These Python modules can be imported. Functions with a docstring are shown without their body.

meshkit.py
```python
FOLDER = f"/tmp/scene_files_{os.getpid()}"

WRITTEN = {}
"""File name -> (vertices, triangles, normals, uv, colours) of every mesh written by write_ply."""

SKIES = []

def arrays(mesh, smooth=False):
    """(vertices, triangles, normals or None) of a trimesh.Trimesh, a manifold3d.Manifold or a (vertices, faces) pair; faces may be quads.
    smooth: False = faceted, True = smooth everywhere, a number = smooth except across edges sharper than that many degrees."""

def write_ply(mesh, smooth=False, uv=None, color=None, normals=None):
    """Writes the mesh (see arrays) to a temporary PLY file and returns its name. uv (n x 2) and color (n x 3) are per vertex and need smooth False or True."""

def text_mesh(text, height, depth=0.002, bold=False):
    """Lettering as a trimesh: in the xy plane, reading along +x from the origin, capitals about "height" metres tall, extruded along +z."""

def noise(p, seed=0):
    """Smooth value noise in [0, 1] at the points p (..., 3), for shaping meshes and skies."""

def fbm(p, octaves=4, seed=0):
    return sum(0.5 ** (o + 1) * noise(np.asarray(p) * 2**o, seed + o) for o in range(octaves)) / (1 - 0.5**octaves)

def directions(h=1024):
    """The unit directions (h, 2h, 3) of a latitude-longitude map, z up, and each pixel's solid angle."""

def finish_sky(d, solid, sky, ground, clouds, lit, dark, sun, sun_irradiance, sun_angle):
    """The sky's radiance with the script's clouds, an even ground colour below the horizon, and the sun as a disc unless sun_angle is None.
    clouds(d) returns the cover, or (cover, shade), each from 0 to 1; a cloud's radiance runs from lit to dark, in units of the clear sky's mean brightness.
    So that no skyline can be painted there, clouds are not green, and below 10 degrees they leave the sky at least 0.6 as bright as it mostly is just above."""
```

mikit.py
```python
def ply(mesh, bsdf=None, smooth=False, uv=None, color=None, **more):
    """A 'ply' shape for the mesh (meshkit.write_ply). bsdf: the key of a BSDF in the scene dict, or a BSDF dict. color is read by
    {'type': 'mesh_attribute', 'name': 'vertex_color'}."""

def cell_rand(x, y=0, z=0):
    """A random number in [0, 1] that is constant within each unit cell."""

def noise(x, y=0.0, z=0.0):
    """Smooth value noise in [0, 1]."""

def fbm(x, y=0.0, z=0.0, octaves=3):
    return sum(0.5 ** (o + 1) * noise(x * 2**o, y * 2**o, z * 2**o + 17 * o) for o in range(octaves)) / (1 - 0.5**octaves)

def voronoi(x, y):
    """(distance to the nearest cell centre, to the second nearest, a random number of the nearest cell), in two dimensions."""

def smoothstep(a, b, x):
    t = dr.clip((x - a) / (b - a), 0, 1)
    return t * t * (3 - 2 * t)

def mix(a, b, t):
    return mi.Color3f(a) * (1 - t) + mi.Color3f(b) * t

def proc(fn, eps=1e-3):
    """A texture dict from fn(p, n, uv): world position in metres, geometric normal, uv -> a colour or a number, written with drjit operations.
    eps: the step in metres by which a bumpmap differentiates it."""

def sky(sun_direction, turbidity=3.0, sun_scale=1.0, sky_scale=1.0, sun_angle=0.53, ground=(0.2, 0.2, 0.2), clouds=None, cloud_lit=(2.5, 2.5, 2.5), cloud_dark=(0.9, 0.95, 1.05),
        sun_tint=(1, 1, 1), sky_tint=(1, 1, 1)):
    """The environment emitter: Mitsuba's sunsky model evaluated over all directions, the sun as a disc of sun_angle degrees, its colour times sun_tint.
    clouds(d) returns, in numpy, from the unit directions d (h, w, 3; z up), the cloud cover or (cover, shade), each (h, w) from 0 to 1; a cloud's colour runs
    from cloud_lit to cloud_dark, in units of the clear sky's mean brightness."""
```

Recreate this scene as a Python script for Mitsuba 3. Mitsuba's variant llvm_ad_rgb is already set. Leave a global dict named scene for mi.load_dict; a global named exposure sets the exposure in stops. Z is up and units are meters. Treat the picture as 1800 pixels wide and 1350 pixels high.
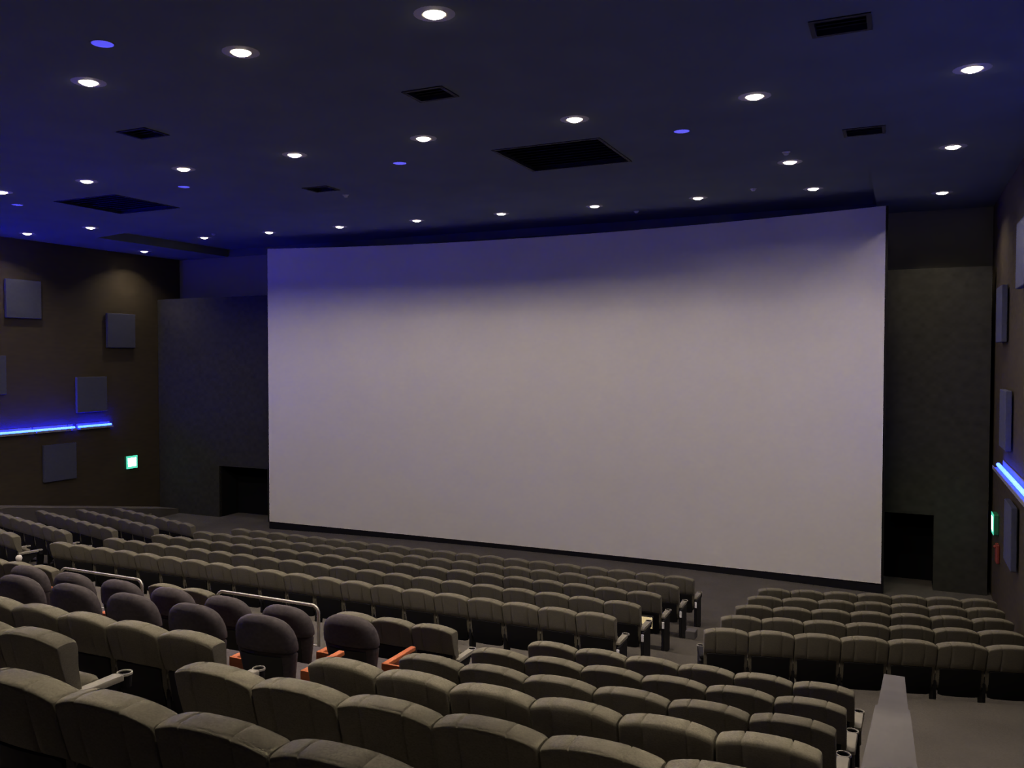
import math, random
import numpy as np, trimesh, mitsuba as mi, mikit, meshkit
from shapely.geometry import Polygon, box as sbox
random.seed(7)
T = mi.ScalarTransform4f
scene, labels = {}, {}

# ------------------------------------------------------------------ camera, light levels, exposure
CAM = np.array([9.053, 0.0, 5.40])
YAW, PITCH, ROLL, FPX, PPX = 0.459, -0.0305, -0.0013, 1548.1, 818.2
fw = np.array([-math.sin(YAW) * math.cos(PITCH), math.cos(YAW) * math.cos(PITCH), math.sin(PITCH)])
rt = np.array([math.cos(YAW), math.sin(YAW), 0.0])
up = np.cross(rt, fw)
up = math.cos(ROLL) * up - math.sin(ROLL) * rt
scene['camera'] = {'type': 'perspective', 'fov': 2 * math.degrees(math.atan(900 / FPX)), 'fov_axis': 'x',
                   'principal_point_offset_x': (900 - PPX) / 1800,
                   'near_clip': 0.05, 'far_clip': 200.0,
                   'to_world': T().look_at(origin=CAM.tolist(), target=(CAM + fw).tolist(), up=up.tolist())}
exposure = 0.0
WARM = np.array([1.0, 0.84, 0.63])
I_MAIN, I_BEAM, I_NEAR, I_FRONT, I_SIDE = 14.5, 9.0, 58.0, 3.0, 11.0        # strengths of the downlights: wide spill, downward beam, before the screen, along the walls
LED = np.array([0.12, 0.6, 95.0])           # radiance of the blue tubes on the side walls
BLUE_I = np.array([0.10, 0.10, 1.0]) * 2.0        # blue downlights


# ------------------------------------------------------------------ helpers
def numbered(name, taken=None):
    ks = names if taken is None else taken
    if name not in ks:
        ks.add(name)
        return name
    n = 1
    while f'{name}_{n:03d}' in ks:
        n += 1
    ks.add(f'{name}_{n:03d}')
    return f'{name}_{n:03d}'


names = set()


def tag(key, label=None, cat=None, group=None, kind=None):
    d = {k: v for k, v in dict(label=label, category=cat, group=group, kind=kind).items() if v}
    labels[key] = d


def put(key, mesh, mat, smooth=False, **more):
    scene[key] = mikit.ply(mesh, mat, smooth=smooth, **more)
    return key


def box(x0, x1, y0, y1, z0, z1):
    m = trimesh.creation.box(extents=(x1 - x0, y1 - y0, z1 - z0))
    m.apply_translation(((x0 + x1) / 2, (y0 + y1) / 2, (z0 + z1) / 2))
    return m


def bevel_box(x0, x1, y0, y1, z0, z1, r=0.01):
    """box with chamfered edges: hull of three inset boxes"""
    pts = []
    for a, b, c in ((r, 0, 0), (0, r, 0), (0, 0, r)):
        o = [r, r, r]
        o[(a and 0) or (b and 1) or (c and 2) or 0] = 0
    for free in range(3):
        ins = [r, r, r]
        ins[free] = 0
        for x in (x0 + ins[0], x1 - ins[0]):
            for y in (y0 + ins[1], y1 - ins[1]):
                for z in (z0 + ins[2], z1 - ins[2]):
                    pts.append((x, y, z))
    return trimesh.convex.convex_hull(np.array(pts))


def prism(poly, z0, z1):
    m = trimesh.creation.extrude_polygon(Polygon(poly) if not isinstance(poly, Polygon) else poly, z1 - z0, engine='earcut')
    m.apply_translation((0, 0, z0))
    return m


def side_prism(prof_yz, x0, x1):
    """profile in (y, z) extruded along x"""
    m = trimesh.creation.extrude_polygon(Polygon(prof_yz), x1 - x0, engine='earcut')
    v = m.vertices.copy()
    m.vertices = np.stack([v[:, 2] + x0, v[:, 0], v[:, 1]], 1)
    return m


def tube(path, r, sides=10):
    p = np.asarray(path, float)
    t = np.gradient(p, axis=0)
    t /= np.linalg.norm(t, axis=1, keepdims=True)
    a = np.cross(t, np.where(np.abs(t[:, 2:]) < 0.9, [0, 0, 1.0], [0, 1.0, 0]))
    # parallel transport so the section does not flip
    a[0] /= np.linalg.norm(a[0])
    for i in range(1, len(p)):
        v = a[i - 1] - t[i] * (a[i - 1] @ t[i])
        a[i] = v / np.linalg.norm(v)
    b = np.cross(t, a)
    ang = np.arange(sides) * 2 * np.pi / sides
    v = p[:, None] + r * (np.cos(ang)[None, :, None] * a[:, None] + np.sin(ang)[None, :, None] * b[:, None])
    f = []
    for i in range(len(p) - 1):
        for j in range(sides):
            q = (i * sides + j, i * sides + (j + 1) % sides, (i + 1) * sides + (j + 1) % sides, (i + 1) * sides + j)
            f += [(q[0], q[1], q[2]), (q[0], q[2], q[3])]
    n = len(p) * sides
    V = np.vstack([v.reshape(-1, 3), p[:1], p[-1:]])
    for j in range(sides):
        f += [(n, (j + 1) % sides, j), (n + 1, n - sides + j, n - sides + (j + 1) % sides)]
    m = trimesh.Trimesh(V, f, process=False)
    m.fix_normals()
    return m


def lathe(prof, n=20):
    return trimesh.creation.revolve(np.array(prof, float), sections=n)


def loft(rings, close=True):
    """rings (k, n, 3) of closed sections -> mesh with capped ends"""
    R = np.asarray(rings, float)
    k, n = R.shape[:2]
    V = np.vstack([R.reshape(-1, 3), R[0].mean(0), R[-1].mean(0)])
    f = []
    for i in range(k - 1):
        for j in range(n):
            a, b, c, d = i * n + j, i * n + (j + 1) % n, (i + 1) * n + (j + 1) % n, (i + 1) * n + j
            f += [(a, b, c), (a, c, d)]
    for j in range(n):
        f += [(k * n, (j + 1) % n, j), (k * n + 1, (k - 1) * n + j, (k - 1) * n + (j + 1) % n)]
    m = trimesh.Trimesh(V, f, process=False)
    m.fix_normals()
    return m


def cat_meshes(*ms):
    return trimesh.util.concatenate(list(ms))


# ------------------------------------------------------------------ materials
def mat(key, col, rough=0.6, spec=0.3, metallic=0.0, var=0.0, scale=6.0, **kw):
    base = {'type': 'rgb', 'value': list(col)}
    if var:
        c = tuple(col)

        def fn(p, n, uv, c=c, var=var, scale=scale):
            k = 1 + var * 2 * (mikit.fbm(p.x * scale, p.y * scale, p.z * scale, 3) - 0.5)
            return mi.Color3f(c[0], c[1], c[2]) * k
        base = mikit.proc(fn)
    scene[key] = {'type': 'twosided', 'bsdf': {'type': 'principled', 'base_color': base, 'roughness': rough, 'specular': spec, 'metallic': metallic, **kw}}


def carpet_fn(p, n, uv):
    fine = mikit.noise(p.x * 90, p.y * 90, p.z * 90)
    big = mikit.fbm(p.x * 1.3, p.y * 1.3, 0, 3)
    k = 0.75 + 0.25 * fine + 0.35 * (big - 0.5)
    return mi.Color3f(0.116, 0.107, 0.098) * k


def fabric_fn(p, n, uv):
    k = 0.82 + 0.36 * mikit.noise(p.x * 140, p.y * 140, p.z * 140)
    k = k * (0.92 + 0.16 * mikit.fbm(p.x * 2.1, p.y * 2.1, p.z * 2.1, 2))
    return mi.Color3f(0.150, 0.140, 0.110) * k


def wood_fn(p, n, uv):
    g = mikit.fbm(p.x * 3, p.y * 3, p.z * 40, 3)
    return mikit.mix((0.42, 0.10, 0.035), (0.60, 0.19, 0.075), g)


def wall_fn(p, n, uv):
    g = mikit.fbm(p.y * 4, p.x * 4, p.z * 14, 3)
    return mikit.mix((0.048, 0.039, 0.025), (0.066, 0.053, 0.034), g)


def screen_fn(p, n, uv):
    k = 0.97 + 0.03 * mikit.noise(p.x * 14, p.y * 14, p.z * 14) + 0.02 * (mikit.fbm(p.x * 0.6, 0, p.z * 0.6, 2) - 0.5)
    return mi.Color3f(0.94, 0.92, 0.90) * k


def rough_mat(key, fn, rough=0.8, spec=0.15, **kw):
    scene[key] = {'type': 'twosided', 'bsdf': {'type': 'principled', 'base_color': mikit.proc(fn), 'roughness': rough, 'specular': spec, **kw}}


rough_mat('m_carpet', carpet_fn, 0.95, 0.05)
rough_mat('m_fabric', fabric_fn, 0.9, 0.1, sheen=0.3)
rough_mat('m_wood', wood_fn, 0.4, 0.4)
rough_mat('m_wall', wall_fn, 0.7, 0.2)
rough_mat('m_screen', screen_fn, 0.9, 0.05)
mat('m_premium', (0.080, 0.070, 0.076), 0.85, 0.1, var=0.25, scale=40, sheen=0.4)
mat('m_premium_shell', (0.030, 0.034, 0.032), 0.6, 0.25)
mat('m_shell', (0.010, 0.010, 0.011), 0.6, 0.2)
mat('m_black', (0.012, 0.012, 0.014), 0.6, 0.2)
mat('m_void', (0.012, 0.012, 0.014), 0.9, 0.0)
mat('m_arm', (0.25, 0.235, 0.20), 0.45, 0.4)
mat('m_bracket', (0.085, 0.08, 0.07), 0.5, 0.3)
mat('m_cup', (0.30, 0.29, 0.26), 0.3, 0.5)
mat('m_ceiling', (0.135, 0.155, 0.135), 0.9, 0.05, var=0.15, scale=1.5)
mat('m_front', (0.046, 0.046, 0.040), 0.9, 0.05, var=0.3, scale=8)
mat('m_backdrop', (0.25, 0.25, 0.22), 0.9, 0.05)
mat('m_panel', (0.070, 0.076, 0.120), 0.9, 0.05, var=0.1, scale=20)
mat('m_parapet', (0.108, 0.104, 0.110), 0.7, 0.2, var=0.08, scale=3)
mat('m_steel', (0.75, 0.73, 0.66), 0.42, 0.5, metallic=1.0)
mat('m_trim', (0.45, 0.43, 0.40), 0.5, 0.3)
mat('m_white', (0.75, 0.73, 0.70), 0.5, 0.3)
mat('m_marker', (0.85, 0.85, 0.95), 0.4, 0.4)
mat('m_beige', (0.36, 0.32, 0.21), 0.6, 0.2)
mat('m_red', (0.25, 0.05, 0.035), 0.45, 0.4)
mat('m_green', (0.03, 0.20, 0.10), 0.5, 0.3)
mat('m_trough', (0.20, 0.20, 0.22), 0.6, 0.2)
mat('m_lens', (0.8, 0.8, 0.8), 0.4, 0.3)

# ------------------------------------------------------------------ the room
XL, XR, YB, YF, ZC, ZC2 = -14.3, 10.95, -4.6, 22.9, 8.9, 9.15
ROWY = [11.545 + 1.28 * n for n in range(5)]
ROWT = [1.806 - 0.16 * n for n in range(5)]
SIDEY = [11.545 + 1.225 * n for n in range(5)]
SEAT_H = 0.97
ROWZ = [t - SEAT_H for t in ROWT]
BACKY = [9.055, 7.605, 6.235, 4.985, 3.725, 2.49]
BACKT = [2.165, 2.525, 2.885, 3.24, 3.60, 3.96]
BACKZ = [t - SEAT_H for t in BACKT]
ZX = BACKZ[0]
SL = math.tan(0.25)


def floor_line(n):
    """the edge behind row n of the front blocks, from the left wall to the right wall"""
    yc, ys = ROWY[n] - 0.14, SIDEY[n] - 0.14
    return [(XL, ys + (-XL - 6.65) * SL), (-6.65, ys), (-5.75, yc), (5.75, yc), (6.65, ys), (XR, ys + (XR - 6.65) * SL)]


front_edge = [(XL, 22.7), (-10.6, 18.55), (-6.65, 17.65), (6.65, 17.65), (XR, 18.75)]
lines = [floor_line(n) for n in range(5)] + [front_edge]
put('floor', box(XL - 0.2, XR + 0.2, YB - 0.2, 24.2, -0.35, 0.0), 'm_carpet')
tag('floor', kind='structure')
back0 = [(XL, 8.915), (XR, 8.915)]
pieces = [(back0, lines[0], ZX)] + [(lines[n], lines[n + 1], ROWZ[n]) for n in range(5)]
fn_ = set()
for a, b, z in pieces:
    put('floor__' + numbered('platform', fn_), prism(list(a) + list(b)[::-1], 0.0, z), 'm_carpet')
# raked platforms of the near block and the level entry passage at the right wall
PX = 9.12
ed = [BACKY[0] - 0.14] + [y - 0.14 for y in BACKY[1:]] + [1.1, -0.2, YB]
put('floor__' + numbered('platform', fn_), box(PX, XR, YB, 8.915, 0.0, ZX), 'm_carpet')
zs = BACKZ[1:] + [BACKZ[-1] + 0.37, BACKZ[-1] + 0.74, BACKZ[-1] + 0.74]
for i, z in enumerate(zs[:len(ed) - 1]):
    put('floor__' + numbered('platform', fn_), box(XL, 8.945, ed[i + 1], ed[i], 0.0, z), 'm_carpet')
    if i < 6:
        put('floor__' + numbered('stair_tread', fn_), box(4.62, 5.24, ed[i], ed[i] + 0.42, (zs[i - 1] if i else ZX), (zs[i - 1] if i else ZX) + 0.18), 'm_carpet')
# ramp along the left wall from the cross aisle down to the screen
put('floor__ramp', side_prism([(15.9, 0.0), (15.9, 1.19), (16.4, 1.19), (22.85, 0.16), (22.85, 0.0)], XL, -13.35), 'm_carpet')

put('wall_left', box(XL - 0.2, XL, YB - 0.2, 24.2, -0.3, 9.6), 'm_wall'); tag('wall_left', kind='structure')
put('wall_right', box(XR, XR + 0.2, YB - 0.2, 24.2, -0.3, 9.6), 'm_wall'); tag('wall_right', kind='structure')
put('wall_back', box(XL, XR, YB - 0.2, YB, 0.0, 9.6), 'm_front'); tag('wall_back', kind='structure')
put('wall_front', box(XL, XR, 24.0, 24.2, 0.0, 9.6), 'm_backdrop'); tag('wall_front', kind='structure')


def front_panel(key, x0, x1, o0, o1, oz):
    poly = sbox(x0, 0.0, x1, 7.42).difference(sbox(o0, -0.1, o1, oz))
    m = trimesh.creation.extrude_polygon(poly, 0.12, engine='earcut')
    v = m.vertices.copy()
    m.vertices = np.stack([v[:, 0], YF + 0.12 - v[:, 2], v[:, 1]], 1)
    m.invert()
    put(key, m, 'm_front'); tag(key, kind='structure')
    put(key + '__opening', cat_meshes(box(o0 - 0.03, o0, YF + 0.02, 23.9, 0, oz + 0.03), box(o1, o1 + 0.03, YF + 0.02, 23.9, 0, oz + 0.03),
                                      box(o0, o1, YF + 0.02, 23.9, oz, oz + 0.03), box(o0, o1, 23.87, 23.9, 0, oz)), 'm_void')


front_panel('wall_front_left', XL + 0.03, -7.9, -11.56, -9.5, 1.74)
front_panel('wall_front_right', 7.9, XR - 0.09, 8.6, 9.78, 1.74)

# ceiling: main field with a raised recess before the screen, dark square openings
recess = [(-12.0, 18.4), (-9, 17.75), (-4, 17.45), (0, 17.4), (4, 17.45), (6.4, 17.75), (8.5, 18.4), (8.5, 23.95), (-12.0, 23.95)]
vents_big = [(-7.05, 14.65), (3.75, 14.6)]
vents_small = [(-1.6, 10.2), (3.4, 10.4), (8.44, 10.2), (-1.8, 15.2), (8.5, 15.1)]
field = Polygon([(XL, YB), (XR, YB), (XR, 24.0), (XL, 24.0)]).difference(Polygon(recess))
for x, y in vents_big:
    field = field.difference(sbox(x - 0.95, y - 0.95, x + 0.95, y + 0.95))
for x, y in vents_small:
    field = field.difference(sbox(x - 0.3, y - 0.26, x + 0.3, y + 0.26))
put('ceiling', prism(field, ZC, ZC + 0.25), 'm_ceiling'); tag('ceiling', kind='structure')
put('ceiling__recess', prism(Polygon(recess).buffer(0.1, join_style=2), ZC2, ZC2 + 0.2), 'm_ceiling')
rf = set()


def vent(x, y, wx, wy, label, group):
    k = numbered('ceiling_vent')
    fr = sbox(x - wx, y - wy, x + wx, y + wy).difference(sbox(x - wx + 0.05, y - wy + 0.05, x + wx - 0.05, y + wy - 0.05))
    put(k + '__frame', prism(fr, ZC - 0.012, ZC + 0.1), 'm_black')
    put(k + '__backing', box(x - wx, x + wx, y - wy, y + wy, ZC + 0.2, ZC + 0.22), 'm_void')
    n = 9 if wx > 0.5 else 4
    u = set()
    for i in range(n):
        yy = y - wy + (i + 1) * 2 * wy / (n + 1)
        sl = box(x - wx + 0.04, x + wx - 0.04, -0.05, 0.05, -0.006, 0.006)
        sl.apply_transform(trimesh.transformations.rotation_matrix(0.7, [1, 0, 0]))
        sl.apply_translation((0, yy, ZC + 0.06))
        put(k + '__' + numbered('slat', u), sl, 'm_black')
    tag(k, label, 'ceiling vent', group)


vent(*vents_big[0], 0.95, 0.95, 'large dark square ceiling vent on the left side of the ceiling', 'large ceiling vents')
vent(*vents_big[1], 0.95, 0.95, 'large dark square ceiling vent right of the centre, before the screen', 'large ceiling vents')
for (x, y), t in zip(vents_small, ('small dark ceiling vent left of centre, above the large left vent', 'small dark ceiling vent in the top middle of the ceiling',
                                   'small dark ceiling vent at the upper right of the ceiling', 'small dark ceiling vent between the two large vents', 'small dark ceiling vent over the right corner of the screen')):
    vent(x, y, 0.3, 0.26, t, 'small ceiling vents')

# ------------------------------------------------------------------ the screen
SW, SD, SAG = 8.71, 22.0, 0.55
NX, NZ = 80, 12


def screen_pts(back):
    P = np.zeros((NX + 1, NZ + 1, 3))
    for i in range(NX + 1):
        u = -1 + 2 * i / NX
        y = SD + SAG * (1 - u * u) + back
        zb = 0.235 - 0.10 * (1 - u * u)
        zt = 8.785 - 0.115 * (1 - u * u)
        P[i, :, 0] = SW * u
        P[i, :, 1] = y
        P[i, :, 2] = np.linspace(zb, zt, NZ + 1)
    return P


def grid_solid(A, B):
    nx, nz = A.shape[:2]
    V = np.vstack([A.reshape(-1, 3), B.reshape(-1, 3)])
    o = nx * nz
    f = []
    g = lambda i, j, s=0: s * o + i * nz + j
    for i in range(nx - 1):
        for j in range(nz - 1):
            f += [(g(i, j), g(i + 1, j), g(i + 1, j + 1)), (g(i, j), g(i + 1, j + 1), g(i, j + 1))]
            f += [(g(i, j, 1), g(i + 1, j + 1, 1), g(i + 1, j, 1)), (g(i, j, 1), g(i, j + 1, 1), g(i + 1, j + 1, 1))]
    for i in range(nx - 1):
        for j, fl in ((0, 1), (nz - 1, 0)):
            q = [g(i, j), g(i + 1, j), g(i + 1, j, 1), g(i, j, 1)]
            f += [(q[0], q[2], q[1]), (q[0], q[3], q[2])] if fl else [(q[0], q[1], q[2]), (q[0], q[2], q[3])]
    for j in range(nz - 1):
        for i in (0, nx - 1):
            q = [g(i, j), g(i, j + 1), g(i, j + 1, 1), g(i, j, 1)]
            f += [(q[0], q[1], q[2]), (q[0], q[2], q[3])]
    m = trimesh.Trimesh(V, f, process=False)
    m.fix_normals()
    return m


put('cinema_screen__sheet', grid_solid(screen_pts(0.0), screen_pts(0.04)), 'm_screen', smooth=40)
tag('cinema_screen', 'huge blank white curved cinema screen filling the front wall', 'screen')
fr = []
for u0, u1 in [(-1 + 2 * i / 40, -1 + 2 * (i + 1) / 40) for i in range(40)]:
    q = [(SW * u, SD + SAG * (1 - u * u)) for u in (u0, u1)]
    fr.append(prism([(q[0][0], q[0][1] + 0.03), (q[1][0], q[1][1] + 0.03), (q[1][0], q[1][1] + 0.25), (q[0][0], q[0][1] + 0.25)], 0.0, 0.20))
put('cinema_screen__plinth', cat_meshes(*fr), 'm_black')
put('cinema_screen__masking', box(-SW - 0.05, -SW + 0.02, SD + 0.05, SD + 0.3, 0.0, 8.79), 'm_black')
put('cinema_screen__masking_001', box(SW - 0.02, SW + 0.05, SD + 0.05, SD + 0.3, 0.0, 8.79), 'm_black')

# ------------------------------------------------------------------ downlights
dome = lathe([(0.0, -0.045), (0.055, -0.039), (0.095, -0.022), (0.115, 0.0), (0.115, 0.03), (0.0, 0.03)], 24)
ring = lathe([(0.117, 0.02), (0.117, -0.004), (0.14, -0.010), (0.215, 0.0), (0.215, 0.02), (0.117, 0.02)], 24)  # trim made wide and pale to stand in for the lamp halo


def moved(m, x, y, z):
    m = m.copy()
    m.apply_translation((x, y, z))
    return m


def downlight(x, y, z, strength, cut, beam, label, group, tint=WARM, glow=15.0):
    wide = cut > 80
    k = numbered('ceiling_light')
    put(k + '__lens', moved(dome, x, y, z), 'm_lens', emitter={'type': 'area', 'radiance': {'type': 'rgb', 'value': [float(v) for v in glow * np.array([1.0, 0.86, 0.62])]}, 'sampling_weight': 0.05})
    put(k + '__trim_ring', moved(ring, x, y, z), 'm_trim', smooth=30)
    scene[k + '__lamp'] = {'type': 'spot', 'to_world': T().look_at(origin=[x, y, z - 0.055], target=[x, y, z - 1], up=[0, 1, 0]),
                           'intensity': {'type': 'rgb', 'value': [float(v) for v in strength * (0.48 if wide and y < 9 else 1.0) * tint]}, 'cutoff_angle': cut, 'beam_width': beam}
    if wide:
        scene[k + '__beam'] = {'type': 'spot', 'to_world': T().look_at(origin=[x, y, z - 0.055], target=[x, y, z - 1], up=[0, 1, 0]),
                               'intensity': {'type': 'rgb', 'value': [float(v) for v in I_BEAM * (3.8 if y < 9 else 1.0) * tint]}, 'cutoff_angle': 46, 'beam_width': 22}
    tag(k, label, 'ceiling light', group)


ORD = 'first second third fourth fifth sixth seventh eighth ninth tenth eleventh twelfth thirteenth fourteenth fifteenth sixteenth seventeenth eighteenth nineteenth twentieth'.split()
COLS = [9.79 - 2.545 * i for i in range(10)]
# row before the screen, in the recess
for i in range(8):
    x = 7.25 - 2.54 * (7 - i)
    downlight(x, 21.2, ZC2, I_FRONT * (0.2 if i < 3 else 1.0), 32, 4, f'small warm ceiling light close above the screen, {ORD[i]} from left in that row', 'ceiling lights above the screen')
downlight(-13.35, 21.45, ZC, I_SIDE, 64, 34, 'warm ceiling light in the far left corner beside the screen', 'ceiling lights along the walls')
downlight(9.80, 21.5, ZC, I_SIDE, 64, 34, 'warm ceiling light just right of the top right screen corner', 'ceiling lights along the walls')
for x, t in ((-13.08, 'warm ceiling light by the left wall, left of the pair on the left'), (-10.56, 'warm ceiling light right of the pair near the left wall'),
             (7.22, 'warm ceiling light with a tiny white dot behind it, right of centre'), (9.79, 'warm ceiling light near the right wall, middle of three in a line')):
    downlight(x, 16.9, ZC, *((I_SIDE, 64, 34) if abs(x + 1.7) > 11 else (I_SIDE * 0.4, 55, 20) if x < 0 else (I_MAIN * 0.4, 83, 77)), t, 'ceiling lights along the walls')
for i in range(8):
    x = COLS[7 - i]
    downlight(x, 12.45, ZC, *((I_SIDE, 62, 34) if i == 7 else (I_MAIN * (0.5 if i == 0 else 1.0), 83, 77)), f'warm round ceiling light, {ORD[i]} from left in the long middle row', 'ceiling lights in the long middle row')
for i, x in enumerate((-0.25, 2.22, 4.74)):
    downlight(x, 8.02, ZC, I_MAIN, 83, 77, f'bright warm ceiling light, {ORD[i]} from left in the row nearest the top edge', 'ceiling lights in the nearest row')
# lamps of the same grid that hang outside the frame
hid3 = [(x, 3.6) for x in COLS[:6]]
hid = hid3 + [(x, 8.02) for x in (COLS[0], COLS[1], COLS[5], COLS[6], COLS[7], COLS[8], COLS[9])] + [(COLS[9], 12.45)]
for x, y in hid:
    edge = abs(x + 1.66) > 11
    if y < 4:
        downlight(x, y, ZC, I_NEAR, 26, 14, f'warm round ceiling light above the viewer, {ORD[hid3.index((x, y))]} from the right wall', 'ceiling lights behind the viewer')
        continue
    downlight(x, y, ZC, I_SIDE if edge else I_MAIN, 62 if edge else 83, 34 if edge else 77, 'warm round ceiling light outside the view of the photograph', 'ceiling lights behind the viewer')

# blue downlights
bl_lens = lathe([(0.0, 0.026), (0.10, 0.028), (0.12, 0.034), (0.12, 0.075), (0.0, 0.075)], 20)
bl_ring = lathe([(0.122, 0.075), (0.122, 0.032), (0.135, 0.028), (0.145, 0.036), (0.145, 0.075), (0.122, 0.075)], 20)
for i, (x, y, t) in enumerate(((1.02, 7.12, 'large blue glowing ceiling light at the upper left'), (5.96, 13.85, 'small blue ceiling light between two warm lights at right'),
                               (0.90, 13.83, 'small blue ceiling light below the middle warm light'), (-4.18, 13.75, 'faint blue ceiling light beneath the third warm light from left'),
                               (-9.13, 13.64, 'faint blue ceiling light near the left edge'), (6.0, 7.12, 'blue ceiling light above the view'))):
    k = numbered('blue_ceiling_light')
    put(k + '__lens', moved(bl_lens, x, y, ZC - 0.035), 'm_lens', emitter={'type': 'area', 'radiance': {'type': 'rgb', 'value': [0.04, 0.045, 0.75]}, 'sampling_weight': 0.05})
    put(k + '__trim_ring', moved(bl_ring, x, y, ZC - 0.035), 'm_ceiling', smooth=30)
    scene[k + '__lamp'] = {'type': 'spot', 'to_world': T().look_at(origin=[x, y, ZC - 0.04], target=[x, y, ZC - 1], up=[0, 1, 0]),
                           'intensity': {'type': 'rgb', 'value': [float(v) for v in BLUE_I]}, 'cutoff_angle': 60, 'beam_width': 30}
    tag(k, t, 'ceiling light', 'blue ceiling lights')
spr = lathe([(0.0, -0.05), (0.03, -0.05), (0.045, -0.035), (0.045, -0.012), (0.07, -0.006), (0.07, 0.0), (0.0, 0.0)], 14)
for x, y, z, t in ((-1.73, 16.0, ZC, 'tiny pale ceiling sensor left of centre'), (7.25, 16.05, ZC, 'tiny white ceiling dot just behind a warm light'),
                   (6.05, 20.6, ZC2, 'small pale ceiling disc above the right part of the screen'), (-9.7, 20.7, ZC2, 'small pale ceiling disc above the left end of the screen'),
                   (2.9, 22.4, ZC2, 'small pale ceiling disc close to the screen top, right of centre')):
    k = numbered('ceiling_sensor')
    put(k, moved(spr, x, y, z), 'm_white', smooth=30)
    tag(k, t, 'sensor', 'ceiling sensors')

# ------------------------------------------------------------------ wall fittings


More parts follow.
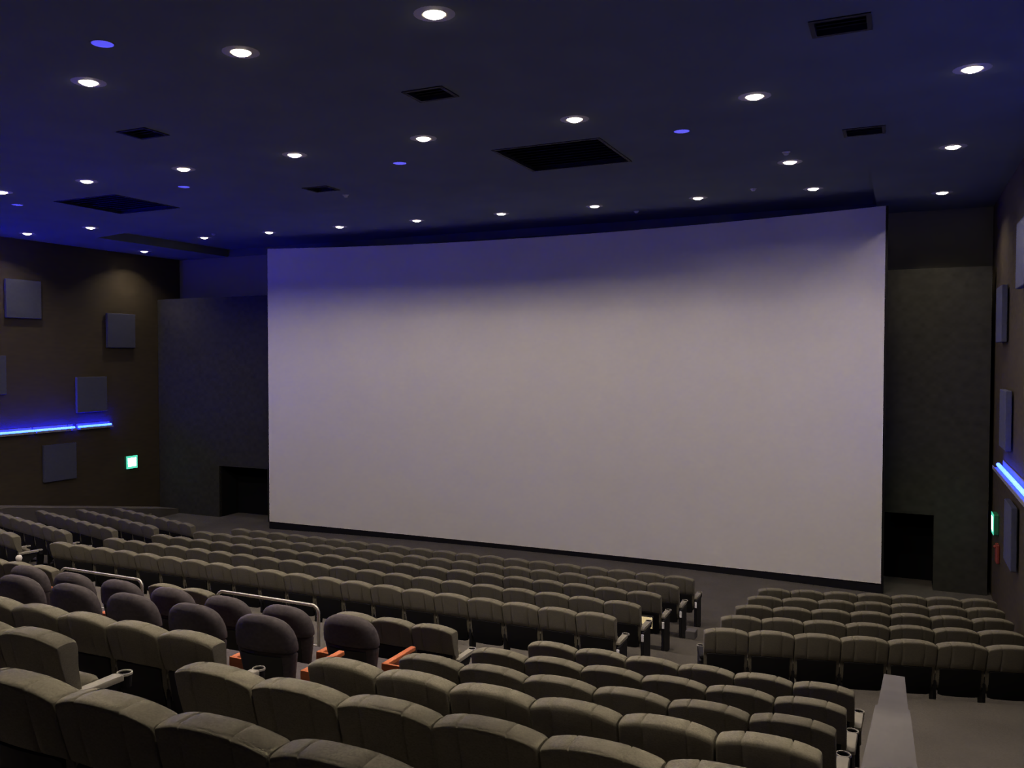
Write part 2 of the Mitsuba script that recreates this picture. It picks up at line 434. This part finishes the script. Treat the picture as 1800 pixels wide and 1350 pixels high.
def led(x, s, y0, y1, z, label, group='blue light tubes', power=1.0, lip=False):
    k = numbered('light_tube')
    m = trimesh.creation.cylinder(radius=0.038, height=y1 - y0, sections=10)
    m.apply_transform(trimesh.transformations.rotation_matrix(math.pi / 2, [1, 0, 0]))
    m.apply_translation((x - s * 0.10, (y0 + y1) / 2, z))
    put(k + '__tube', m, 'm_lens', emitter={'type': 'area', 'radiance': {'type': 'rgb', 'value': [float(v) for v in LED * (1, 1, power)]}})
    a, b = sorted((x - s * 0.002, x - s * 0.02))
    put(k + '__halo_strip', bevel_box(a, b, y0 - 0.01, y1 + 0.01, z - 0.05, z + 0.10, 0.006), 'm_trough')  # added back strip, catches tube light to make the blue halo
    a, b = sorted((x - s * 0.02, x - s * 0.19))
    put(k + '__blocker_ledge', bevel_box(a, b, y0 - 0.01, y1 + 0.01, z - 0.085, z - 0.06, 0.006), 'm_trough')  # ledge and lip added to block the downward light of the tube
    a, b = sorted((x - s * 0.19, x - s * 0.205))
    put(k + '__blocker_lip', box(a, b, y0 - 0.01, y1 + 0.01, z - 0.085, z - (0.01 if lip else 0.022)), 'm_trough')
    tag(k, label, 'tube light', group)


ZL = 3.21
for y0, y1, t in ((19.47, 20.75, 'blue glowing tube on the left wall, nearest the screen'), (19.16, 19.32, 'very short blue glowing tube on the left wall'),
                  (17.91, 19.11, 'blue glowing tube on the left wall, second from the frame edge'), (16.6, 17.86, 'blue glowing tube cut by the left frame edge')):
    led(XL, -1, y0, y1, ZL, t)
for y0, y1, t in ((19.5, 20.75, 'blue glowing tube on the right wall, nearest the screen'), (17.95, 19.45, 'blue glowing tube on the right wall, at the frame edge')):
    led(XR, 1, y0, y1, ZL, t, power=0.2)
led(XL, -1, 9.0, 16.55, ZL, 'long blue glowing tube on the left wall outside the view', power=0.6)
led(XL, -1, 2.0, 15.8, 6.4, 'added unseen blue tube in a high left wall trough, tinting the ceiling', power=4.5, lip=True)  # both high troughs are added, unseen, to tint the ceiling blue
led(XR, 1, 2.0, 14.5, 6.4, 'added unseen blue tube in a high right wall trough, tinting the ceiling', power=0.13, lip=True)
led(XR, 1, 5.0, 17.9, ZL, 'long blue glowing tube on the right wall outside the view', power=0.08)


def wall_panel(x, s, yc, zc, label, group):
    k = numbered('acoustic_panel')
    a, b = sorted((x - s * 0.03, x - s * 0.13))
    put(k + '__board', bevel_box(a, b, yc - 0.585, yc + 0.585, zc - 0.565, zc + 0.565, 0.012), 'm_panel')
    a, b = sorted((x - s * 0.001, x - s * 0.035))
    put(k + '__bracket', box(a, b, yc - 0.4, yc + 0.4, zc - 0.4, zc + 0.4), 'm_black')
    tag(k, label, 'wall panel', group)


for yc, zc, t in ((17.6, 7.13, 'square grey wall panel high on the left wall at the frame edge'), (21.22, 6.29, 'square grey wall panel under the light patch near the left corner'),
                  (20.0, 4.22, 'square grey wall panel just above the blue tubes on the left wall'), (16.4, 4.9, 'square grey wall panel cut off by the left frame edge'),
                  (18.78, 2.17, 'square grey wall panel below the blue tubes on the left wall')):
    wall_panel(XL, -1, yc, zc, t, 'panels on the left wall')
for yc, zc, t in ((20.82, 6.25, 'upper grey wall panel on the right wall'), (19.77, 4.19, 'middle grey wall panel on the right wall above the blue tube'),
                  (18.6, 2.18, 'lower grey wall panel on the right wall below the blue tube'), (17.4, 7.13, 'grey wall panel high on the right wall beyond the frame')):
    wall_panel(XR, 1, yc, zc, t, 'panels on the right wall')


def exit_sign(x, s, y, z, label):
    k = numbered('exit_sign')
    a, b = sorted((x, x - s * 0.10))
    put(k + '__housing', bevel_box(a, b, y - 0.24, y + 0.24, z - 0.215, z + 0.215, 0.015), 'm_green')
    a, b = sorted((x - s * 0.10, x - s * 0.112))
    put(k + '__lit_face', box(a, b, y - 0.172, y + 0.172, z - 0.147, z + 0.147), 'm_lens', emitter={'type': 'area', 'radiance': {'type': 'rgb', 'value': [4.0, 7.5, 6.0]}, 'sampling_weight': 0.4})
    a, b = sorted((x - s * 0.10, x - s * 0.108))
    rim_ = sbox(y - 0.24, z - 0.215, y + 0.24, z + 0.215).difference(sbox(y - 0.175, z - 0.15, y + 0.175, z + 0.15))
    m = trimesh.creation.extrude_polygon(rim_, b - a, engine='earcut')
    v = m.vertices.copy()
    m.vertices = np.stack([v[:, 2] + a, v[:, 0], v[:, 1]], 1)
    put(k + '__lit_border', m, 'm_green', emitter={'type': 'area', 'radiance': {'type': 'rgb', 'value': [0.10, 0.75, 0.50]}, 'sampling_weight': 0.1})
    tag(k, label, 'exit sign', 'exit signs')


exit_sign(XL, -1, 21.6, 1.87, 'glowing green and white exit sign on the left wall')
exit_sign(XR, 1, 21.7, 1.85, 'glowing green and white exit sign on the right wall')
k = 'fire_alarm_box'
put(k + '__body', bevel_box(XR - 0.07, XR - 0.002, 21.2, 21.5, 1.08, 1.48, 0.02), 'm_red')
put(k + '__lamp', moved(trimesh.creation.icosphere(subdivisions=2, radius=0.035), XR - 0.08, 21.35, 1.42), 'm_red', smooth=True)
tag(k, 'red alarm box on the right wall under the exit sign', 'alarm box')

# ------------------------------------------------------------------ parapet at the right of the near block
prof = [(-3.0, ZX), (8.9, ZX), (8.9, 2.48), (2.0, 4.27), (-3.0, 4.27)]
put('parapet__body', side_prism(prof, 8.95, 9.12), 'm_parapet'); tag('parapet', kind='structure')
put('parapet__coping', side_prism([(5.6, 3.336), (5.6, 3.375), (2.0, 4.31), (-3.0, 4.31), (-3.0, 4.27), (2.0, 4.27)], 8.945, 9.125), 'm_parapet')

# ------------------------------------------------------------------ cinema seat
W = 0.2745        # half width of a back


def outline(n=7):
    """closed (y, z) section of the upholstered back, rear top edge near y=0, z=0.97; listed from rear bottom up, over the top and down the front"""
    return np.array([(0.105, 0.68), (0.078, 0.70), (0.056, 0.76), (0.030, 0.84), (0.003, 0.945), (0.000, 0.962), (0.006, 0.972), (0.022, 0.978), (0.075, 0.982), (0.130, 0.978),
                     (0.156, 0.965), (0.168, 0.93), (0.170, 0.88), (0.172, 0.80), (0.195, 0.66), (0.225, 0.52), (0.245, 0.42), (0.205, 0.40), (0.150, 0.42), (0.115, 0.55)])


def back_mesh():
    sec = outline()
    us = [-1, -0.993, -0.975, -0.93, -0.75, -0.6, -0.49, -0.465, -0.44, -0.3, -0.1, 0.1, 0.3, 0.44, 0.465, 0.49, 0.6, 0.75, 0.93, 0.975, 0.993, 1]
    rings = []
    for u in us:
        x = W * u
        s = sec.copy()
        c = s.mean(0)
        end = max(0.0, (abs(u) - 0.93) / 0.07)
        k = 0.86 + 0.14 * math.sqrt(max(0.0, 1 - end * end))
        top = s[:, 1] > 0.62
        s[:, 0] = c[0] + (s[:, 0] - c[0]) * k
        s[:, 1] += np.where(top, (0.052 * (1 - abs(u) ** 2.4) - 0.010 * end ** 2) * np.clip((s[:, 1] - 0.62) / 0.35, 0, 1), 0)
        s[:, 0] -= 0.028 * (1 - u * u)                    # wraps round in plan
        if abs(abs(u) - 0.465) < 0.001:                     # stitched seams
            c2 = s.mean(0)
            d = s - c2
            s = s - 0.016 * d / np.linalg.norm(d, axis=1, keepdims=True)
        rings.append(np.stack([np.full(len(s), x), s[:, 0], s[:, 1]], 1))
    return loft(rings)


def shell_mesh():
    rings = []
    for u in np.linspace(-1, 1, 11):
        w = 0.234
        dy = -0.02 * (1 - u * u)
        e = 0.012 if abs(u) > 0.9 else 0.0
        sec = [(0.095, 0.71 - e), (0.075, 0.69 - e), (0.10, 0.55), (0.13, 0.40), (0.145, 0.33 + e), (0.17, 0.34 + e), (0.155, 0.42), (0.125, 0.56), (0.11, 0.70 - e)]
        rings.append([(w * u, y + dy, z) for y, z in sec])
    return loft(rings)


def cushion_mesh():
    rings = []
    for u in (-1, -0.96, -0.85, -0.5, 0, 0.5, 0.85, 0.96, 1):
        k = 1 - 0.35 * max(0, (abs(u) - 0.8) / 0.2) ** 2
        sec = np.array([(0.27, 0.36), (0.26, 0.50), (0.275, 0.64), (0.30, 0.675), (0.345, 0.68), (0.375, 0.66), (0.385, 0.56), (0.375, 0.42), (0.35, 0.34), (0.30, 0.33)])
        c = sec.mean(0)
        sec = c + (sec - c) * np.array([k, 0.5 + 0.5 * k])
        rings.append([(0.235 * u, y, z) for y, z in sec])
    return loft(rings)


def arm_mesh():
    rings = []
    for y, w, t in ((0.11, 0.034, 0.018), (0.125, 0.041, 0.028), (0.20, 0.043, 0.03), (0.36, 0.043, 0.03), (0.47, 0.046, 0.03), (0.485, 0.043, 0.026)):
        rings.append([(-w, y, 0.612), (-w, y, 0.612 + t), (-w * 0.85, y, 0.62 + t), (w * 0.85, y, 0.62 + t), (w, y, 0.612 + t), (w, y, 0.612)])
    return loft(rings)


cup = lathe([(0.036, 0.0), (0.044, 0.002), (0.049, 0.085), (0.049, 0.09), (0.043, 0.09), (0.036, 0.015), (0.0, 0.012), (0.0, 0.0), (0.036, 0.0)], 18)
cup.apply_translation((0, 0.53, 0.55))
rim = lathe([(0.043, 0.0), (0.054, 0.0), (0.054, 0.012), (0.051, 0.016), (0.045, 0.016), (0.043, 0.012), (0.043, 0.0)], 18)
rim.apply_translation((0, 0.53, 0.634))


def leg_mesh():
    p = [(0.08, 0.0), (0.08, 0.03), (0.13, 0.04), (0.12, 0.60), (0.46, 0.60), (0.44, 0.52), (0.30, 0.44), (0.27, 0.05), (0.40, 0.03), (0.40, 0.0)]
    return side_prism(p, -0.018, 0.018)


def shift(m, dx):
    m = m.copy()
    m.apply_translation((dx, 0, 0))
    return m


base = {'backrest': mikit.ply(back_mesh(), 'm_fabric', smooth=50), 'back_shell': mikit.ply(shell_mesh(), 'm_shell', smooth=40),
        'seat_cushion': mikit.ply(cushion_mesh(), 'm_fabric', smooth=50)}


def side_set(dx, sfx, armmat='m_arm'):
    return {'armrest' + sfx: mikit.ply(shift(arm_mesh(), dx), armmat, smooth=40), f'armrest{sfx}__cup_holder': mikit.ply(shift(cup, dx), 'm_black', smooth=40), f'armrest{sfx}__cup_rim': mikit.ply(shift(rim, dx), 'm_cup', smooth=40), f'armrest{sfx}__bracket': mikit.ply(shift(bevel_box(-0.036, 0.036, 0.125, 0.165, 0.46, 0.611, 0.008), dx), 'm_bracket'),
            'leg' + sfx: mikit.ply(shift(leg_mesh(), dx), 'm_black')}


plain = {**base, **side_set(-0.28, '')}
end_dark = {**plain, **side_set(0.29, '_001'), 'end_panel': mikit.ply(bevel_box(0.30, 0.335, 0.06, 0.46, 0.0, 0.60, 0.012), 'm_black'),
            'row_marker': mikit.ply(bevel_box(0.298, 0.337, 0.045, 0.062, 0.46, 0.57, 0.004), 'm_marker')}
end_beige = {**plain, **side_set(0.30, '_001'), 'end_panel': mikit.ply(bevel_box(0.285, 0.315, 0.14, 0.46, 0.0, 0.598, 0.010), 'm_black')}
end_plain = {**plain, **side_set(0.28, '_001')}
left_dark = {**base, **side_set(-0.29, '', 'm_black'), 'end_panel': mikit.ply(bevel_box(-0.335, -0.30, 0.06, 0.46, 0.0, 0.60, 0.012), 'm_black')}
for nm, parts in (('plain', plain), ('end_dark', end_dark), ('end_beige', end_beige), ('end_plain', end_plain), ('left_dark', left_dark)):
    scene['group_seat_' + nm] = {'type': 'shapegroup', **{k2: dict(v) for k2, v in parts.items()}}


def place(kind, name, x, y, z, rot, label, cat, group):
    k = numbered(name)
    scene[k] = {'type': 'instance', 'to_world': T().translate([x, y, z]).rotate([0, 0, 1], math.degrees(rot)), 'shapegroup': {'type': 'ref', 'id': 'group_' + kind}}
    tag(k, label, cat, group)
    return k


PITCHX = 0.56
ROWNAME = ['back row', 'second row from back', 'middle row', 'second row from front', 'front row']


def nth(i, n):
    if i == 0:
        return 'leftmost'
    if i == n - 1:
        return 'rightmost'
    return ORD[i] + ' from left'


for r in range(5):
    for i in range(20):
        x = -5.6 + PITCHX * (i + 0.5)
        kd = 'seat_end_dark' if i == 19 else ('seat_left_dark' if i == 0 else 'seat_plain')
        place(kd, 'cinema_chair', x, ROWY[r], ROWZ[r], 0, f'brown-grey cinema seat, {nth(i, 20)}, {ROWNAME[r]} of the centre front block', 'cinema seat', f'centre front block, {ROWNAME[r]}')
for r in range(5):
    for i in range(7):
        d = PITCHX * (i + 0.5)
        c, s = math.cos(0.25), math.sin(0.25)
        x, y = 6.80 + d * c, SIDEY[r] + d * s
        place('seat_end_plain' if i == 6 else ('seat_left_dark' if i == 0 else 'seat_plain'), 'cinema_chair', x, y, ROWZ[r], 0.25, f'dark grey cinema seat, {nth(i, 7)}, {ROWNAME[r]} of the right front block', 'cinema seat', f'right front block, {ROWNAME[r]}')
        x = -x
        if r == 0 and i > 2:
            continue                                           # outside the frame
        place('seat_end_plain' if i == 0 else 'seat_plain', 'cinema_chair', x, y + 0.12, ROWZ[r], -0.25, f'dark grey cinema seat, {nth(6 - i, 7)}, {ROWNAME[r]} of the left front block', 'cinema seat', f'left front block, {ROWNAME[r]}')
BROW = ['sixth row from the viewer', 'fifth row from the viewer', 'fourth row from the viewer', 'third row from the viewer', 'second row from the viewer', 'row nearest the viewer']
for r in range(6):
    for i in range(6):
        x = 5.34 + PITCHX * (i + 0.5)
        place('seat_end_beige' if i == 5 else 'seat_plain', 'cinema_chair', x, BACKY[r], BACKZ[r], 0, f'brown-grey cinema seat, {nth(i, 6)} in near right block, {BROW[r]}', 'cinema seat', f'near right block, {BROW[r]}')


def seat_at(xr, r, label, group, end=False):
    place('seat_end_plain' if end else 'seat_plain', 'cinema_chair', xr - PITCHX / 2, BACKY[r], BACKZ[r], 0, label, 'cinema seat', group)


g = 'seats between the handrails'
for j, t in enumerate(('left', 'middle', 'right')):
    seat_at(4.40 - PITCHX * (2 - j), 0, f'brown-grey cinema seat, {t} of three right of the longer handrail', g, j == 2)
seat_at(0.13, 0, 'brown-grey cinema seat, left of the pair between the two handrails', g)
seat_at(0.69, 0, 'brown-grey cinema seat, right of the pair between the two handrails', g, True)
seat_at(-2.95, 0, 'brown-grey cinema seat with a white knob on top at the left edge', g)
seat_at(-2.39, 0, 'brown-grey cinema seat just left of the shorter handrail', g, True)
seat_at(-3.51, 0, 'brown-grey cinema seat cut off by the left frame edge, behind padded chairs', g)
g = 'seats behind the padded wide chairs'
for j, t in enumerate(('rightmost', 'third from left', 'second from left', 'first fully visible at left', 'mostly cut off at left')):
    seat_at(4.48 - PITCHX * j, 3, f'brown-grey cinema seat, {t} in the row behind the wide chairs', g, j == 0)
g = 'seats at the lower left edge'
for j, t in enumerate(('at the aisle', 'at the left frame edge')):
    seat_at(4.38 - PITCHX * j, 4, f'brown-grey cinema seat {t}, lower left, ahead of cup holders', g, j == 0)

# ------------------------------------------------------------------ wide padded chairs with orange wooden arm units


def premium_back():
    H, hw = 1.14, 0.335
    rings = []
    zs_ = [0.36, 0.40, 0.5, 0.62, 0.74, 0.795, 0.81, 0.825, 0.88, 0.94, 1.0, 1.05, 1.09, 1.12, 1.135, 1.14]
    for z in zs_:
        t = (z - 0.36) / (H - 0.36)
        if z > 0.84:
            a = (z - 0.84) / (H - 0.84)
            w = hw * max(0.02, (1 - a ** 2.5)) ** (1 / 2.7)
        else:
            w = hw - 0.10 * (0.84 - z) / 0.5
        th = 0.105 if z > 0.82 else 0.085
        if z > 1.0:
            th *= max(0.12, math.sqrt(max(0.0, 1 - ((z - 1.0) / 0.142) ** 2)))
        if abs(z - 0.81) < 0.001:
            th -= 0.022
            w -= 0.012
        yc = 0.24 - 0.13 * t
        n = 20
        ring_ = []
        for j in range(n):
            ph = 2 * math.pi * j / n
            cx, sy = math.cos(ph), math.sin(ph)
            px = w * math.copysign(abs(cx) ** 0.55, cx)
            py = th * math.copysign(abs(sy) ** 0.75, sy)
            ring_.append((px, yc + py + 0.05 * (px / hw) ** 2, z))
        rings.append(ring_)
    return loft(rings)


def premium_shell():
    rings = []
    for z in np.linspace(0.34, 0.78, 7):
        t = (z - 0.36) / 0.78
        w = 0.235 - 0.03 * (0.78 - z)
        yc = 0.24 - 0.13 * t - 0.088
        rings.append([(w * u, yc + 0.035 * u * u - d, z) for u, d in ((-1, 0.0), (-0.9, 0.014), (-0.5, 0.018), (0, 0.018), (0.5, 0.018), (0.9, 0.014), (1, 0.0), (0.5, -0.02), (-0.5, -0.02))])
    return loft(rings)


prem = {'backrest': mikit.ply(premium_back(), 'm_premium', smooth=55), 'back_shell': mikit.ply(premium_shell(), 'm_premium_shell', smooth=40),
        'seat_cushion': mikit.ply(bevel_box(-0.29, 0.29, 0.30, 0.86, 0.30, 0.47, 0.05), 'm_premium', smooth=30),
        'base': mikit.ply(bevel_box(-0.25, 0.25, 0.22, 0.78, 0.0, 0.31, 0.02), 'm_black')}
scene['group_premium'] = {'type': 'shapegroup', **prem}
unit = {'rear_panel': mikit.ply(bevel_box(-0.13, 0.13, 0.0, 0.025, 0.30, 0.64, 0.004), 'm_wood'),
        'arm_board': mikit.ply(bevel_box(-0.13, -0.065, 0.026, 0.62, 0.595, 0.64, 0.006), 'm_wood'),
        'side_panel': mikit.ply(bevel_box(-0.125, -0.10, 0.026, 0.55, 0.0, 0.594, 0.004), 'm_wood'),
        }
scene['group_arm_unit'] = {'type': 'shapegroup', **unit}
PXS = [3.87 - 0.833 * k2 for k2 in range(7)]
QXS = [3.85 - 0.833 * k2 for k2 in range(5)]
for k2, x in enumerate(PXS):
    place('premium', 'wide_chair', x, 7.55, BACKZ[1], 0, f'wide dark padded chair, {nth(6 - k2, 7)} in the row behind the handrails', 'padded chair', 'wide chairs, front row')
    place('arm_unit', 'arm_unit', x + 0.47, 7.80, BACKZ[1], 0, f'orange wooden arm unit right of the {nth(6 - k2, 7)} chair in the front wide-chair row', 'arm unit', 'orange arm units, front row')
place('arm_unit', 'arm_unit', PXS[-1] - 0.363, 7.80, BACKZ[1], 0, 'orange wooden arm unit left of the leftmost chair in the front wide-chair row', 'arm unit', 'orange arm units, front row')
for k2, x in enumerate(QXS):
    place('premium', 'wide_chair', x, 6.19, BACKZ[2], 0, f'wide dark padded chair, {nth(4 - k2, 5)} in the nearer wide-chair row', 'padded chair', 'wide chairs, nearer row')
    place('arm_unit', 'arm_unit', x + 0.47, 6.44, BACKZ[2], 0, f'orange wooden arm unit right of the {nth(4 - k2, 5)} chair in the nearer wide-chair row', 'arm unit', 'orange arm units, nearer row')

# ------------------------------------------------------------------ handrails, knob, small things


def handrail(x0, x1, y, z0, z1, label):
    k = numbered('handrail')
    r = 0.10
    arc = lambda cx, a0, a1: [(cx + r * math.cos(a), y, z1 - r + r * math.sin(a)) for a in np.linspace(a0, a1, 6)]
    put(k + '__rail', tube([(x0, y, z0)] + arc(x0 + r, math.pi, math.pi / 2) + arc(x1 - r, math.pi / 2, 0) + [(x1, y, z0)], 0.022, 12), 'm_steel', smooth=40)
    put(k + '__lower_rail', tube([(x0 + 0.01, y, z0 + 0.5), (x1 - 0.01, y, z0 + 0.5)], 0.015, 10), 'm_steel', smooth=40)
    u = set()
    for x in (x0, x1):
        put(k + '__' + numbered('foot_plate', u), moved(lathe([(0, 0.0), (0.06, 0.0), (0.06, 0.008), (0.03, 0.02), (0, 0.02)], 16), x, y, z0), 'm_steel', smooth=30)
    tag(k, label, 'handrail', 'silver handrails')


handrail(0.72, 2.40, 9.2, ZX, 2.215, 'long silver metal handrail in front of the wide padded chairs')
handrail(-2.36, -0.68, 9.2, ZX, 2.205, 'shorter silver metal handrail at the left behind a padded chair')
k = 'round_knob'
p = lathe([(0.0, -0.05), (0.02, -0.048), (0.04, -0.03), (0.05, 0.0), (0.045, 0.03), (0.025, 0.048), (0.0, 0.05)], 18)
put(k, moved(p, -3.27, 9.17, 2.265), 'm_white', smooth=60)
tag(k, 'small round white knob on a seat top at the left edge', 'knob')
k = 'glow_patch'  # emissive panel stands in for lamp light falling on the seat shell
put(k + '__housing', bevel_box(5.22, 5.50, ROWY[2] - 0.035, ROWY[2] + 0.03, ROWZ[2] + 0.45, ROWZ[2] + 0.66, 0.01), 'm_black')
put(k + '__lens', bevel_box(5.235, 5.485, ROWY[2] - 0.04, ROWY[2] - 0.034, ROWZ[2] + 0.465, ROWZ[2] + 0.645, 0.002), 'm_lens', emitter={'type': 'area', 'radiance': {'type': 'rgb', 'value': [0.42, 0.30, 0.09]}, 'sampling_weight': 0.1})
tag(k, 'small glowing panel standing for yellow light on a seat back, right of centre rows', 'glowing panel')
k = 'step_block'
put(k, bevel_box(5.76, 5.93, 15.25, 15.45, ROWZ[2] + 0.0, ROWZ[2] + 0.14, 0.01), 'm_parapet')
tag(k, 'small pale block on the aisle floor right of the centre front rows', 'block')
